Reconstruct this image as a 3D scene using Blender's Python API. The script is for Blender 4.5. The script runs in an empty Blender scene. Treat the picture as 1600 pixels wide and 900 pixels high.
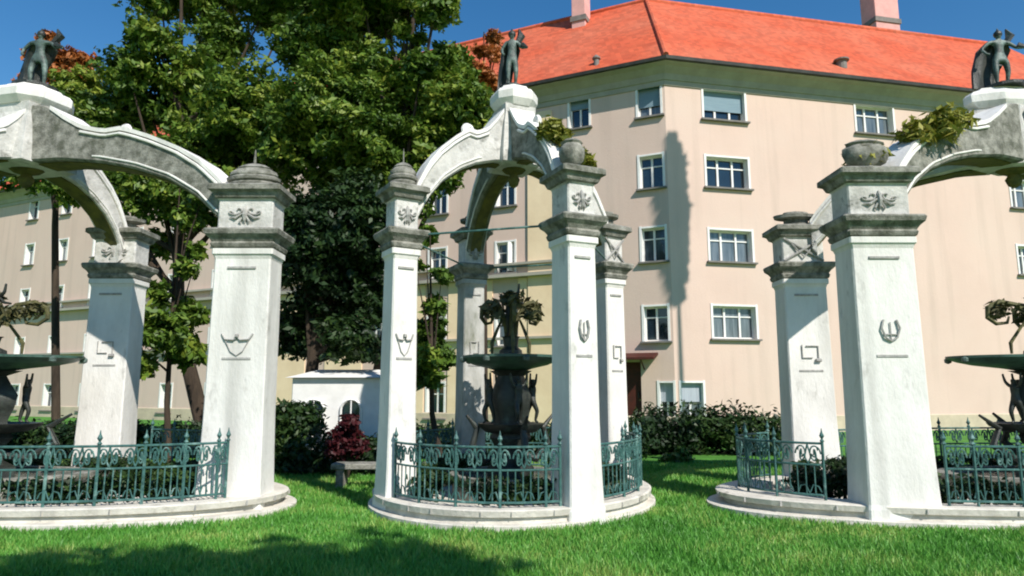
import bpy, math, random
import numpy as np
from mathutils import Vector, Matrix
R = math.radians
random.seed(7); rng = np.random.default_rng(11)
scn = bpy.context.scene
COL = scn.collection

# ---------------------------------------------------------------- camera, light, exposure
F = 1050.0; TH = R(8.53); EYE = 1.7
cam = bpy.data.cameras.new('camera'); camo = bpy.data.objects.new('camera', cam); COL.objects.link(camo)
camo.location = (0, 0, EYE); camo.rotation_euler = (R(90) + TH, 0, 0)
cam.sensor_width = 36; cam.lens = 36 * F / 1600; cam.clip_end = 2000; cam.clip_start = 0.05
scn.camera = camo
SAZ, SEL = R(35), R(43)
SUN = Vector((math.sin(SAZ) * math.cos(SEL), -math.cos(SAZ) * math.cos(SEL), math.sin(SEL)))
w = bpy.data.worlds.new('World'); scn.world = w; w.use_nodes = True
wn = w.node_tree; bg = wn.nodes['Background']
sky = wn.nodes.new('ShaderNodeTexSky'); sky.sky_type = 'NISHITA'; sky.sun_disc = False
sky.sun_elevation = SEL; sky.sun_rotation = math.pi - SAZ
sky.air_density = 1.25; sky.dust_density = 0.0; sky.ozone_density = 3.5
hs = wn.nodes.new('ShaderNodeHueSaturation'); hs.inputs['Value'].default_value = 1.22; hs.inputs['Saturation'].default_value = 1.32
wn.links.new(sky.outputs[0], hs.inputs['Color']); wn.links.new(hs.outputs[0], bg.inputs[0]); bg.inputs[1].default_value = 0.075
sl = bpy.data.lights.new('sun', 'SUN'); sl.energy = 4.25; sl.angle = R(0.5); sl.color = (1, 0.945, 0.86)
so = bpy.data.objects.new('sun', sl); COL.objects.link(so); so.rotation_euler = SUN.to_track_quat('Z', 'Y').to_euler()
so.location = (10, -10, 30)
vs = scn.view_settings; vs.view_transform = 'Standard'; vs.look = 'None'; vs.gamma = 1; vs.exposure = 0.48
vs.use_curve_mapping = False
scn.render.engine = 'CYCLES'
scn.cycles.filter_width = 2.0

# ---------------------------------------------------------------- helpers
def P(px, py, Y):
    "a world point that stands at distance Y and is seen at this spot of the photograph"
    dx = (px - 800) / F; dy = (450 - py) / F
    k = Y / (math.cos(TH) - dy * math.sin(TH))
    return Vector((k * dx, Y, EYE + k * (math.sin(TH) + dy * math.cos(TH))))

def tag(o, label=None, cat=None, group=None, kind=None):
    if label: o['label'] = label
    if cat: o['category'] = cat
    if group: o['group'] = group
    if kind: o['kind'] = kind
    return o
ORG = {}
def empty(name, loc, label, cat, group=None):
    o = bpy.data.objects.new(name, None); COL.objects.link(o); o.location = loc; o.empty_display_size = .3
    ORG[o.name] = Vector(loc); return tag(o, label, cat, group)

class MB:
    "collects shapes in world coordinates and links them as one mesh object"
    def __init__(s): s.v = []; s.f = []; s.smooth = False
    def add(s, vs, fs):
        n = len(s.v); s.v += [tuple(v) for v in vs]; s.f += [tuple(i + n for i in f) for f in fs]; return s
    def box(s, c, ux, uy, uz, hx, hy, hz, bev=0.0):
        c = Vector(c); ux, uy, uz = Vector(ux).normalized(), Vector(uy).normalized(), Vector(uz).normalized()
        if bev <= 0:
            vs = [c + ux * hx * i + uy * hy * j + uz * hz * k for k in (-1, 1) for i, j in ((-1, -1), (1, -1), (1, 1), (-1, 1))]
            return s.add(vs, [(3, 2, 1, 0), (4, 5, 6, 7), (0, 1, 5, 4), (1, 2, 6, 5), (2, 3, 7, 6), (3, 0, 4, 7)])
        rings = []
        for k, e in ((-hz, bev), (-hz + bev, 0), (hz - bev, 0), (hz, bev)):
            a, b = hx - e, hy - e
            rr = []
            for i, j in ((-1, -1), (1, -1), (1, 1), (-1, 1)):
                p1 = (i * a, j * (b - bev)); p2 = (i * (a - bev), j * b)
                rr += ([p1, p2] if i * j < 0 else [p2, p1]) if False else ([p2, p1] if i * j < 0 else [p1, p2])
            rings.append([c + ux * x + uy * y + uz * k for x, y in rr])
        return s.loft(rings)
    def loft(s, rings, cap=True, closed=True):
        n = len(rings[0]); vs = [p for r in rings for p in r]; fs = []
        for i in range(len(rings) - 1):
            for j in range(n if closed else n - 1):
                a = i * n + j; b = i * n + (j + 1) % n
                fs.append((a, b, b + n, a + n))
        if cap:
            fs.append(tuple(range(n - 1, -1, -1))); fs.append(tuple(range((len(rings) - 1) * n, len(rings) * n)))
        return s.add(vs, fs)
    def lathe(s, c, prof, n=24, sx=1, sy=1, ang=0, wob=None):
        c = Vector(c); rings = []
        for r, z in prof:
            rings.append([c + Vector((sx * r * (1 + (wob(t) if wob else 0)) * math.cos(t), sy * r * (1 + (wob(t) if wob else 0)) * math.sin(t), z)) for t in [ang + 2 * math.pi * k / n for k in range(n)]])
        return s.loft(rings)
    def tube(s, pts, r, n=6):
        pts = [Vector(p) for p in pts]; rs = r if isinstance(r, (list, tuple)) else [r] * len(pts)
        rings = []; prev = None
        for i, p in enumerate(pts):
            t = (pts[min(i + 1, len(pts) - 1)] - pts[max(i - 1, 0)]).normalized()
            a = prev if prev is not None else (Vector((0, 0, 1)) if abs(t.z) < .9 else Vector((1, 0, 0)))
            x = (a - t * a.dot(t)).normalized(); y = t.cross(x); prev = x
            rings.append([p + (x * math.cos(q) + y * math.sin(q)) * rs[i] for q in [2 * math.pi * k / n for k in range(n)]])
        return s.loft(rings)
    def build(s, name, mat, parent=None, loc=None, smooth=None):
        org = ORG[parent.name] if parent else Vector(loc if loc is not None else (0, 0, 0))
        me = bpy.data.meshes.new(name); me.from_pydata([(v[0] - org[0], v[1] - org[1], v[2] - org[2]) for v in s.v], [], s.f)
        me.materials.append(mat); me.update()
        o = bpy.data.objects.new(name, me); COL.objects.link(o)
        if parent: o.parent = parent
        else: o.location = org
        ORG[o.name] = org
        if s.smooth if smooth is None else smooth:
            me.shade_smooth()
            try: me.set_sharp_from_angle(angle=R(40))
            except Exception: pass
        return o

def tris_obj(name, V, k, mat, parent=None, loc=(0, 0, 0)):
    "fast mesh of n separate k-gons; V is (n,k,3)"
    org = np.array(ORG[parent.name] if parent else loc)
    n = len(V); me = bpy.data.meshes.new(name)
    me.vertices.add(n * k); me.vertices.foreach_set('co', (V.reshape(-1, 3) - org).astype(np.float32).ravel())
    me.loops.add(n * k); me.loops.foreach_set('vertex_index', np.arange(n * k, dtype=np.int32))
    me.polygons.add(n); me.polygons.foreach_set('loop_start', np.arange(0, n * k, k, dtype=np.int32))
    me.update(calc_edges=True); me.materials.append(mat)
    o = bpy.data.objects.new(name, me); COL.objects.link(o)
    if parent: o.parent = parent
    else: o.location = loc
    ORG[o.name] = Vector(org)
    return o

# ---------------------------------------------------------------- materials
def mat(name, c1, c2=None, rough=.8, scale=3, detail=6, bump=.15, bscale=None, stretch=(1, 1, 1), metal=0, spec=.3, fac=(.35, .65), c3=None, s3=.8, f3=(.55, .7)):
    m = bpy.data.materials.new(name); m.use_nodes = True; nt = m.node_tree; N = nt.nodes; L = nt.links
    b = N['Principled BSDF']; b.inputs['Roughness'].default_value = rough; b.inputs['Metallic'].default_value = metal
    b.inputs['Specular IOR Level'].default_value = spec
    tc = N.new('ShaderNodeNewGeometry'); mp = N.new('ShaderNodeMapping'); mp.inputs['Scale'].default_value = stretch
    L.new(tc.outputs['Position'], mp.inputs[0])
    def noise(sc, d=detail):
        n = N.new('ShaderNodeTexNoise'); n.inputs['Scale'].default_value = sc; n.inputs['Detail'].default_value = d; n.inputs['Roughness'].default_value = .65
        L.new(mp.outputs[0], n.inputs['Vector']); return n
    def ramp(src, lo, hi, a, bb):
        r = N.new('ShaderNodeValToRGB'); r.color_ramp.elements[0].position = lo; r.color_ramp.elements[1].position = hi
        r.color_ramp.elements[0].color = (*a, 1); r.color_ramp.elements[1].color = (*bb, 1); L.new(src, r.inputs[0]); return r
    c2 = c2 or tuple(x * .8 for x in c1)
    r = ramp(noise(scale).outputs[0], fac[0], fac[1], c2, c1); out = r.outputs[0]
    if c3:
        rr = ramp(noise(s3).outputs[0], f3[0], f3[1], (0, 0, 0), (1, 1, 1)); mx = N.new('ShaderNodeMix'); mx.data_type = 'RGBA'
        L.new(rr.outputs[0], mx.inputs['Factor']); L.new(out, mx.inputs['A']); mx.inputs['B'].default_value = (*c3, 1); out = mx.outputs['Result']
    L.new(out, b.inputs['Base Color'])
    if bump:
        bp = N.new('ShaderNodeBump'); bp.inputs['Strength'].default_value = bump; bp.inputs['Distance'].default_value = .03
        L.new(noise(bscale or scale * 6).outputs[0], bp.inputs['Height']); L.new(bp.outputs[0], b.inputs['Normal'])
    return m

def leafmat(name, a, b_, c, trans=.25):
    m = bpy.data.materials.new(name); m.use_nodes = True; N = m.node_tree.nodes; L = m.node_tree.links
    b = N['Principled BSDF']; b.inputs['Roughness'].default_value = .5; b.inputs['Specular IOR Level'].default_value = .35
    g = N.new('ShaderNodeNewGeometry'); r = N.new('ShaderNodeValToRGB')
    r.color_ramp.elements[0].color = (*a, 1); r.color_ramp.elements[1].color = (*c, 1); e = r.color_ramp.elements.new(.5); e.color = (*b_, 1)
    ns = N.new('ShaderNodeTexNoise'); ns.inputs['Scale'].default_value = .9; ns.inputs['Detail'].default_value = 2; L.new(g.outputs['Position'], ns.inputs['Vector'])
    ma = N.new('ShaderNodeMath'); ma.operation = 'MULTIPLY_ADD'; L.new(g.outputs['Random Per Island'], ma.inputs[0]); ma.inputs[1].default_value = .5
    m2 = N.new('ShaderNodeMath'); m2.operation = 'MULTIPLY_ADD'; L.new(ns.outputs[0], m2.inputs[0]); m2.inputs[1].default_value = 1.6; m2.inputs[2].default_value = -.55
    L.new(m2.outputs[0], ma.inputs[2]); L.new(ma.outputs[0], r.inputs[0]); L.new(r.outputs[0], b.inputs['Base Color'])
    t = N.new('ShaderNodeBsdfTranslucent'); L.new(r.outputs[0], t.inputs[0]); mx = N.new('ShaderNodeMixShader'); mx.inputs[0].default_value = trans
    L.new(b.outputs[0], mx.inputs[1]); L.new(t.outputs[0], mx.inputs[2]); L.new(mx.outputs[0], N['Material Output'].inputs[0])
    return m

M = {}
M['stone'] = mat('weathered_limestone', (.80, .78, .74), (.66, .64, .60), .85, 2.2, bump=.35, bscale=22, stretch=(1, 1, .45), c3=(.3, .29, .26), s3=3.4, f3=(.6, .8))
M['stone_dark'] = mat('lichen_shade_stone', (.34, .33, .29), (.11, .11, .09), .9, 6, bump=.6, bscale=30, c3=(.08, .085, .06), s3=5, f3=(.5, .7))  # lichened stone; on the front rib its dark tone stands for shade
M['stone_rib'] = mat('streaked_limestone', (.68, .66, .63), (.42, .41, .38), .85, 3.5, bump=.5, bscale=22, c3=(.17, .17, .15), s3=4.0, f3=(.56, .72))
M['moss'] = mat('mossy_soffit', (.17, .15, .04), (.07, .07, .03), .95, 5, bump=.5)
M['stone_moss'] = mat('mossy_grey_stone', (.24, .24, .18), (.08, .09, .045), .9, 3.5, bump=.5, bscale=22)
M['stone_shade'] = mat('shaded_limestone', (.52, .51, .48), (.30, .30, .27), .9, 2.6, bump=.45, bscale=22, stretch=(1, 1, .4), c3=(.16, .17, .12), s3=3, f3=(.52, .72))  # rear-left column's shade put into the stone colour, with mossy mottling
M['carve'] = mat('grey_carving', (.27, .26, .25), (.45, .44, .41), .9, 14, bump=.3)  # mottled darker grey for carvings, grooves and plinth joints
M['plinth'] = mat('plinth_stone', (.72, .68, .60), (.50, .47, .41), .9, 3, bump=.4, bscale=20, c3=(.2, .19, .15), s3=3.0, f3=(.58, .75))
M['iron'] = mat('painted_teal_iron', (.065, .165, .15), (.03, .08, .075), .5, 9, bump=.2, c3=(.2, .33, .3), s3=6)
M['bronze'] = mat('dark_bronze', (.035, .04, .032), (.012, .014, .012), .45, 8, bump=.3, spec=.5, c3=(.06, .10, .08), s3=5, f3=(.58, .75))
M['bronze_green'] = mat('verdigris_bronze', (.10, .15, .13), (.03, .04, .035), .5, 9, bump=.3, spec=.5, c3=(.22, .29, .26), s3=7, f3=(.52, .7))  # paler, greener bronze for the statue figures and spouts
M['copper'] = mat('green_basin', (.06, .13, .10), (.02, .045, .035), .4, 5, bump=.2, spec=.5)
M['olive'] = mat('olive_bronze', (.13, .12, .045), (.05, .05, .025), .6, 8, bump=.3)
M['render'] = mat('pink_render', (.66, .495, .415), (.61, .455, .38), .95, .35, bump=.25, bscale=14, c3=(.64, .50, .42), s3=.22, f3=(.4, .7))
def streaks(m, col, lo=.56, hi=.82, amt=.5):
    N = m.node_tree.nodes; L = m.node_tree.links; g = N.new('ShaderNodeNewGeometry'); mp = N.new('ShaderNodeMapping'); mp.inputs['Scale'].default_value = (2.2, 2.2, .16); L.new(g.outputs['Position'], mp.inputs[0])
    n = N.new('ShaderNodeTexNoise'); n.inputs['Scale'].default_value = 1.0; n.inputs['Detail'].default_value = 7; L.new(mp.outputs[0], n.inputs['Vector'])
    mr = N.new('ShaderNodeMapRange'); mr.inputs['From Min'].default_value = lo; mr.inputs['From Max'].default_value = hi; mr.inputs['To Max'].default_value = amt; L.new(n.outputs[0], mr.inputs['Value'])
    b = N['Principled BSDF']; old = b.inputs['Base Color'].links[0].from_socket; mx = N.new('ShaderNodeMix'); mx.data_type = 'RGBA'; L.new(mr.outputs[0], mx.inputs['Factor']); L.new(old, mx.inputs['A']); mx.inputs['B'].default_value = (*col, 1); L.new(mx.outputs['Result'], b.inputs['Base Color'])
streaks(M['render'], (.42, .33, .27), .52, .78, .38); streaks(M['stone'], (.38, .37, .34), .54, .75, .6)
M['cream'] = mat('cream_render', (.86, .68, .46), (.76, .58, .38), .95, .8, bump=.2, bscale=14)
M['cornice'] = mat('grey_cornice', (.40, .38, .32), (.33, .31, .26), .9, 1.5, bump=.1)
M['plinthwall'] = mat('tan_plinth_render', (.58, .49, .36), (.45, .38, .28), .95, 1.5, bump=.2)
M['white'] = mat('white_paint', (.82, .81, .78), (.72, .71, .68), .6, 4, bump=.05)
M['sill'] = mat('grey_sill', (.22, .2, .18), (.15, .14, .13), .8, 4, bump=.1)
M['gutter'] = mat('dark_gutter', (.06, .06, .05), (.03, .03, .03), .5, 3, bump=0)
M['blind'] = mat('roller_blind', (.2, .29, .34), (.16, .24, .29), .7, 2, bump=0, stretch=(1, 1, 14))
M['pinkpaint'] = mat('pink_chimney_render', (.72, .40, .36), (.6, .33, .3), .95, 2, bump=.2)
M['redwood'] = mat('dark_red_door', (.09, .02, .012), (.05, .015, .01), .6, 5, bump=.1)
M['bark'] = mat('bark', (.07, .05, .035), (.03, .022, .016), .95, 6, bump=.8, stretch=(1, 1, .2))
M['brick'] = mat('old_brick', (.3, .14, .09), (.22, .1, .07), .95, 4, bump=.3)
M['soil'] = mat('soil', (.07, .05, .03), (.04, .03, .02), .95, 4, bump=.5)
M['water'] = mat('pool_water', (.03, .05, .045), (.02, .03, .03), .08, 6, bump=.1, spec=.5)
M['glass'] = mat('window_glass', (.015, .03, .045), (.01, .015, .02), .05, .6, bump=.03, bscale=.7, spec=.9)
M['glass2'] = mat('glass_over_net_curtain', (.16, .19, .21), (.06, .08, .09), .08, 1.5, bump=.03, bscale=.7, spec=.9, stretch=(6, 6, .4))
M['glass3'] = mat('glass_half_curtained', (.07, .10, .12), (.015, .02, .03), .06, 1.1, bump=.05, bscale=.9, spec=.9, stretch=(2, 2, .6))
M['curtain'] = mat('net_curtain', (.42, .46, .5), (.3, .33, .38), .8, 3, bump=.1, stretch=(8, 8, .3))
M['leaf_main'] = leafmat('leaf_green', (.025, .06, .008), (.10, .18, .02), (.28, .33, .045))
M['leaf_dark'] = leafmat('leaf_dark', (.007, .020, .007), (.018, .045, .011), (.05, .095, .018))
M['leaf_autumn'] = leafmat('leaf_autumn', (.10, .05, .015), (.40, .13, .03), (.55, .22, .07))
M['leaf_yellow'] = leafmat('leaf_yellow', (.12, .15, .02), (.27, .27, .04), (.45, .4, .10))
M['leaf_red'] = leafmat('leaf_red', (.02, .003, .004), (.06, .008, .012), (.11, .02, .02))
M['grass'] = leafmat('grass_blade', (.055, .19, .022), (.13, .37, .055), (.38, .46, .12), .3)
M['lawn'] = mat('lawn_ground', (.08, .26, .03), (.05, .15, .02), .95, 1.2, bump=.5, bscale=30)

def roofmat():
    m = mat('red_roof_tiles', (.62, .115, .045), (.53, .09, .035), .85, .9, bump=0, c3=(.58, .15, .075), s3=.35, f3=(.4, .7)); N = m.node_tree.nodes; L = m.node_tree.links
    g = N.new('ShaderNodeNewGeometry'); s = N.new('ShaderNodeSeparateXYZ'); L.new(g.outputs['Position'], s.inputs[0])
    def saw(src, k):
        a = N.new('ShaderNodeMath'); a.operation = 'MULTIPLY'; L.new(src, a.inputs[0]); a.inputs[1].default_value = k
        b = N.new('ShaderNodeMath'); b.operation = 'FRACT'; L.new(a.outputs[0], b.inputs[0]); return b.outputs[0]
    z = saw(s.outputs['Z'], 6.3); x = saw(s.outputs['X'], 5.4)
    a = N.new('ShaderNodeMath'); a.operation = 'MULTIPLY_ADD'; L.new(x, a.inputs[0]); a.inputs[1].default_value = .4; 
    inv = N.new('ShaderNodeMath'); inv.operation = 'SUBTRACT'; inv.inputs[0].default_value = 1; L.new(z, inv.inputs[1]); L.new(inv.outputs[0], a.inputs[2])
    def fl(src, k):
        a_ = N.new('ShaderNodeMath'); a_.operation = 'MULTIPLY'; L.new(src, a_.inputs[0]); a_.inputs[1].default_value = k
        b_ = N.new('ShaderNodeMath'); b_.operation = 'FLOOR'; L.new(a_.outputs[0], b_.inputs[0]); return b_.outputs[0]
    cx_ = N.new('ShaderNodeCombineXYZ'); L.new(fl(s.outputs['Z'], 6.3), cx_.inputs[0]); L.new(fl(s.outputs['X'], 5.4), cx_.inputs[1])
    wh = N.new('ShaderNodeTexWhiteNoise'); wh.noise_dimensions = '2D'; L.new(cx_.outputs[0], wh.inputs['Vector'])
    mr = N.new('ShaderNodeMapRange'); mr.inputs['To Min'].default_value = .8; mr.inputs['To Max'].default_value = 1.12; L.new(wh.outputs['Value'], mr.inputs['Value'])
    old = N['Principled BSDF'].inputs['Base Color'].links[0].from_socket; hv = N.new('ShaderNodeHueSaturation'); L.new(old, hv.inputs['Color']); L.new(mr.outputs[0], hv.inputs['Value']); L.new(hv.outputs[0], N['Principled BSDF'].inputs['Base Color'])
    bp = N.new('ShaderNodeBump'); bp.inputs['Strength'].default_value = .9; bp.inputs['Distance'].default_value = .06
    L.new(a.outputs[0], bp.inputs['Height']); L.new(bp.outputs[0], N['Principled BSDF'].inputs['Normal'])
    return m
M['roof'] = roofmat()

def leaf_pts(clumps, n, size, elong=1.6, gap=.35):
    w_ = np.array([c[1] ** 2 * (c[2] if len(c) > 2 else 1) for c in clumps]); w_ = w_ / w_.sum(); idx = rng.choice(len(clumps), int(n * 1.6), p=w_)
    C = np.array([tuple(c[0]) for c in clumps])[idx]; Rr = np.array([c[1] for c in clumps])[idx]
    d = rng.normal(size=(len(idx), 3)); d /= np.linalg.norm(d, axis=1)[:, None]; r = rng.random(len(idx)) ** .42
    lob = 1 + .28 * np.sin(d[:, 0] * 7 + C[:, 0] * 5) * np.sin(d[:, 1] * 6 + C[:, 1] * 3) + .22 * np.sin(d[:, 2] * 9 + C[:, 2] * 7)
    p = C + d * (Rr * r * lob)[:, None] * np.array([1, 1, .85])
    q = np.sin(p[:, 0] * 3.1 + 1.3 * np.sin(p[:, 2] * 2.7)) * np.sin(p[:, 1] * 2.9 + p[:, 2] * 2.2) + .6 * np.sin(p[:, 2] * 6.1 + p[:, 0] * 4.3)
    k = q > np.quantile(q, gap) - rng.random(len(q)) * .35
    p, d = p[k][:n], d[k][:n]; n = len(p)
    nr = d * .5 + rng.normal(size=(n, 3)) * .55 + np.array([0, 0, .45]); nr /= np.linalg.norm(nr, axis=1)[:, None]
    a = np.cross(nr, rng.normal(size=(n, 3))); a /= np.linalg.norm(a, axis=1)[:, None]; b = np.cross(nr, a)
    s = size * (.55 + .9 * rng.random(n))[:, None]
    V = np.stack([p - a * s * .5 * elong, p - b * s * .36 + a * s * .05, p + a * s * .5 * elong - nr * s * .12, p + b * s * .36 + a * s * .05], 1)
    return V

# ---------------------------------------------------------------- ground
g = MB(); n = 60; xs = np.linspace(-150, 150, n + 1); ys = np.linspace(-60, 240, n + 1)
vsg = [(x, y, 0.0) for y in ys for x in xs]
g.add(vsg, [(j * (n + 1) + i, j * (n + 1) + i + 1, (j + 1) * (n + 1) + i + 1, (j + 1) * (n + 1) + i) for j in range(n) for i in range(n)])
tag(g.build('lawn_ground', M['lawn']), kind='structure')

def footprint_mask(x, y):
    keep = np.ones(len(x), bool)
    for c, A, B in PAV:
        det = A.x * B.y - A.y * B.x
        u = ((x - c[0]) * B.y - (y - c[1]) * B.x) / det; v = (A.x * (y - c[1]) - A.y * (x - c[0])) / det
        keep &= (u * u + v * v) > 1.16 ** 2
    return keep
PAV = [((.03, 10.7), Vector((.80, -1.75)), Vector((1.66, 1.0))),
       ((-8.02, 10.7), Vector((4.14, -.95)), Vector((.66, 1.75))),
       ((8.28, 10.7), Vector((-3.35, -1.7)), Vector((-3.21, 1.0)))]
def grass():
    Ns = 330000
    y = 4.6 + 11.5 * rng.random(Ns) ** 1.6; x = (rng.random(Ns) * 2 - 1) * (y * .85 + .8)
    k = footprint_mask(x, y); x, y = x[k], y[k]; Ns = len(x)
    tuft = .5 + .5 * np.sin(x * 2.3 + 1.7 * np.sin(y * 1.9)) * np.sin(y * 3.1 + np.sin(x * 3.3) * 1.4)
    h = (.035 + .05 * rng.random(Ns)) * (.65 + .8 * tuft) * np.where(y < 7.6, 1.15, 1.0)
    wd = .004 + .004 * rng.random(Ns) + .0006 * y; a = rng.random(Ns) * math.pi * 2
    lx = (rng.random(Ns) - .5) * h * 1.3; ly = (rng.random(Ns) - .5) * h * 1.3
    V = np.zeros((Ns, 3, 3)); V[:, 0] = np.stack([x - wd * np.cos(a), y - wd * np.sin(a), 0 * x], 1); V[:, 1] = np.stack([x + wd * np.cos(a), y + wd * np.sin(a), 0 * x], 1)
    V[:, 2] = np.stack([x + lx, y + ly, h], 1)
    tag(tris_obj('grass', V, 3, M['grass']), 'long bright green lawn grass in front of and around the pavilions', 'grass', kind='stuff')
grass()

# ---------------------------------------------------------------- apartment building
dL = Vector((-.9098, .4150)); dR = Vector((.9779, .2092)); nL = Vector((-.4150, -.9098)); nR = Vector((.2092, -.9779))
CX = P(1055, 607, 26); CX = Vector((CX.x, 26.0))
EAVE = 14.8; LL, LR, DEP = 46.0, 24.0, 11.0
def corner(d):
    det = nL.x * nR.y - nL.y * nR.x
    return Vector((CX.x + (d * nR.y - nL.y * d) / det, CX.y + (nL.x * d - d * nR.x) / det))
def endL(d): return Vector((CX.x, CX.y)) + dL * LL + nL * d
def endR(d): return Vector((CX.x, CX.y)) + dR * LR + nR * d
def v3(p, z): return Vector((p.x, p.y, z))
def hit(px, py, side):
    "u along the wall and z where this spot meets the facade"
    a = P(px, py, 1.0); d = Vector((a.x, 1.0, a.z - EYE)); D, Nn = (dL, nL) if side == 'L' else (dR, nR)
    t = (CX.x * Nn.x + CX.y * Nn.y) / (d.x * Nn.x + d.y * Nn.y)
    q = Vector((d.x * t, d.y * t)); return (q - Vector((CX.x, CX.y))).dot(D), EYE + d.z * t

bld = empty('apartment_building', (CX.x, CX.y, 0), 'long pink five storey apartment building with red tiled roof behind the stone pavilions', 'building')
winL, winR = [], []    # u0,u1,z0,z1,style
rows = []
for py in (155, 267, 381, 505):
    rows.append(hit(1022, py, 'L')[1])
FLOORZ = rows
uA = hit(1021, 380, 'L')[0]; uB = hit(905, 178, 'L')[0]
hw = .53; hh = .72
def addw(lst, u, z, hw, hh, style): lst.append((u - hw, u + hw, z - hh, z + hh, style))
for i, z in enumerate(rows): addw(winL, uA, z, hw, hh, 'blind' if i == 0 else 'plain')
ug = hit(1042.5, 640, 'L')[0]; zg = hit(1042, 628, 'L')[1]
addw(winL, ug, zg, .33, .78, 'low')
step = uB - uA; k = 0; u = uB
while u < LL - 2:
    for i, z in enumerate(rows):
        addw(winL, u, z, .5, hh, 'halfblind' if (k == 0 and i == 0) else 'open' if (k == 1 and i == 2) else 'plain')
    if u - uA > 7: addw(winL, u, zg, .5, .8, 'plain')
    u += 3.45 if k else (hit(790, 400, 'L')[0] - uB); k += 1
rowsR = [hit(1140, py, 'R')[1] for py in (152, 268, 384, 500)]
for j, px in enumerate((1138, 1376, 1600)):
    uu = hit(px, 300, 'R')[0]
    for i in range(4): addw(winR, uu, (rows[i] + rowsR[i]) / 2 if i else rows[0] - .1, 1.0 if j < 2 else .8, .68, 'blind' if (i == 0 and j == 0) else 'plain')
for uu in (19.0, 22.0):
    for i in range(4): addw(winR, uu, rows[i], .8, .68, 'plain')
addw(winR, hit(1082, 625, 'R')[0], zg, .52, .78, 'low')
addw(winR, 9.5, zg, .8, .7, 'plain')
uDr = hit(982, 660, 'L')[0]

def facade(D, Nn, length, holes, z0, z1, mat_, name, off=0.0, ustart=0.0):
    mb = MB(); us = sorted({ustart, length} | {h[0] for h in holes} | {h[1] for h in holes}); zs = sorted({z0, z1} | {h[2] for h in holes} | {h[3] for h in holes})
    o = Vector((CX.x, CX.y)) + Nn * off
    def W(u, z, dd=0): q = o + D * u - Nn * dd; return Vector((q.x, q.y, z))
    for i in range(len(us) - 1):
        for j in range(len(zs) - 1):
            um = (us[i] + us[i + 1]) / 2; zm = (zs[j] + zs[j + 1]) / 2
            if any(h[0] < um < h[1] and h[2] < zm < h[3] for h in holes): continue
            mb.add([W(us[i], zs[j]), W(us[i + 1], zs[j]), W(us[i + 1], zs[j + 1]), W(us[i], zs[j + 1])], [(0, 1, 2, 3)])
    for h in holes:
        a, b, c, d = h[:4]
        for p, q in (((a, c), (b, c)), ((b, c), (b, d)), ((b, d), (a, d)), ((a, d), (a, c))):
            mb.add([W(*p), W(*q), W(*q, .3), W(*p, .3)], [(0, 1, 2, 3)])
    return mb.build(name, mat_, bld)

def window(D, Nn, h, off=0.0):
    a, b, c, d, st = h; o = Vector((CX.x, CX.y)) + Nn * off
    def W(u, z, dd=0): q = o + D * u - Nn * dd; return Vector((q.x, q.y, z))
    D3 = Vector((D.x, D.y, 0)); N3 = Vector((Nn.x, Nn.y, 0)); Z = Vector((0, 0, 1)); um, zm = (a + b) / 2, (c + d) / 2; hw, hh = (b - a) / 2, (d - c) / 2
    # surround: thin white plaster band, 3 cm proud, and white reveal lining
    s = MB()
    for uu in (a + .02, b - .02): s.box(W(uu, zm, .115), D3, N3, Z, .045, .145, hh + .04)
    for zz in (d - .02,): s.box(W(um, zz, .12), D3, N3, Z, hw - .067, .145, .035)
    win = s.build('window', M['white'], bld)
    f = MB(); y = .24
    for uu in (a + .075, b - .075): f.box(W(uu, zm, y), D3, N3, Z, .035, .03, hh - .02)
    for zz in (c + .04, d - .08): f.box(W(um, zz, y), D3, N3, Z, hw - .11, .03, .04)
    nm = 2 if hw < .75 else 3
    for k in range(1, nm): f.box(W(a + (b - a) * k / nm, zm, y - .01), D3, N3, Z, .04, .03, hh - .09)
    f.box(W(um, zm + hh * .33, y), D3, N3, Z, hw - .115, .022, .025)
    f.build('frame', M['white'], win)
    gl = MB(); 
    if st == 'open':
        gl.box(W(a + (b - a) * .78, zm, y + .03), D3, N3, Z, hw * .42, .006, hh - .05)
        sh = MB().box(W(a + .1 + (b - a) * .13, zm, y - .20), (N3 + D3 * .4), D3, Z, .22, .02, hh - .08); sh.build('open_sash', M['white'], win)
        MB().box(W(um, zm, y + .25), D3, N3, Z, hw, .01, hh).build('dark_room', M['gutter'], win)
    else: gl.box(W(um, zm, y + .03), D3, N3, Z, hw - .1, .006, hh - .03)
    gl.build('pane', random.choice([M['glass'], M['glass'], M['glass2'], M['glass3']]), win)
    sl_ = MB().box(W(um, c - .03, -.06), D3, N3, Z, hw + .09, .09, .035); sl_.build('sill', M['sill'], win)
    if st in ('blind', 'halfblind', 'low'):
        fr = .66 if st == 'blind' else .36 if st == 'halfblind' else .5
        z1 = d - .04; z0 = d - (d - c) * fr
        MB().box(W(um, (z0 + z1) / 2, y - .06), D3, N3, Z, hw - .07, .012, (z1 - z0) / 2).build('blind' if st != 'low' else 'curtain', M['blind'] if st != 'low' else M['curtain'], win)
    return win

door = (uDr - .55, uDr + .45, .35, 2.75, 'door')
facade(dL, nL, LL, winL + [door], .95, EAVE, M['render'], 'wall') if False else None
def split_wall(D, Nn, L, holes):
    facade(D, Nn, L, holes, 0.0, EAVE, M['render'], 'wall')
split_wall(dL, nL, LL, winL + [door]); split_wall(dR, nR, LR, winR)
for h in winL: window(dL, nL, h)
for h in winR: window(dR, nR, h)
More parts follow.
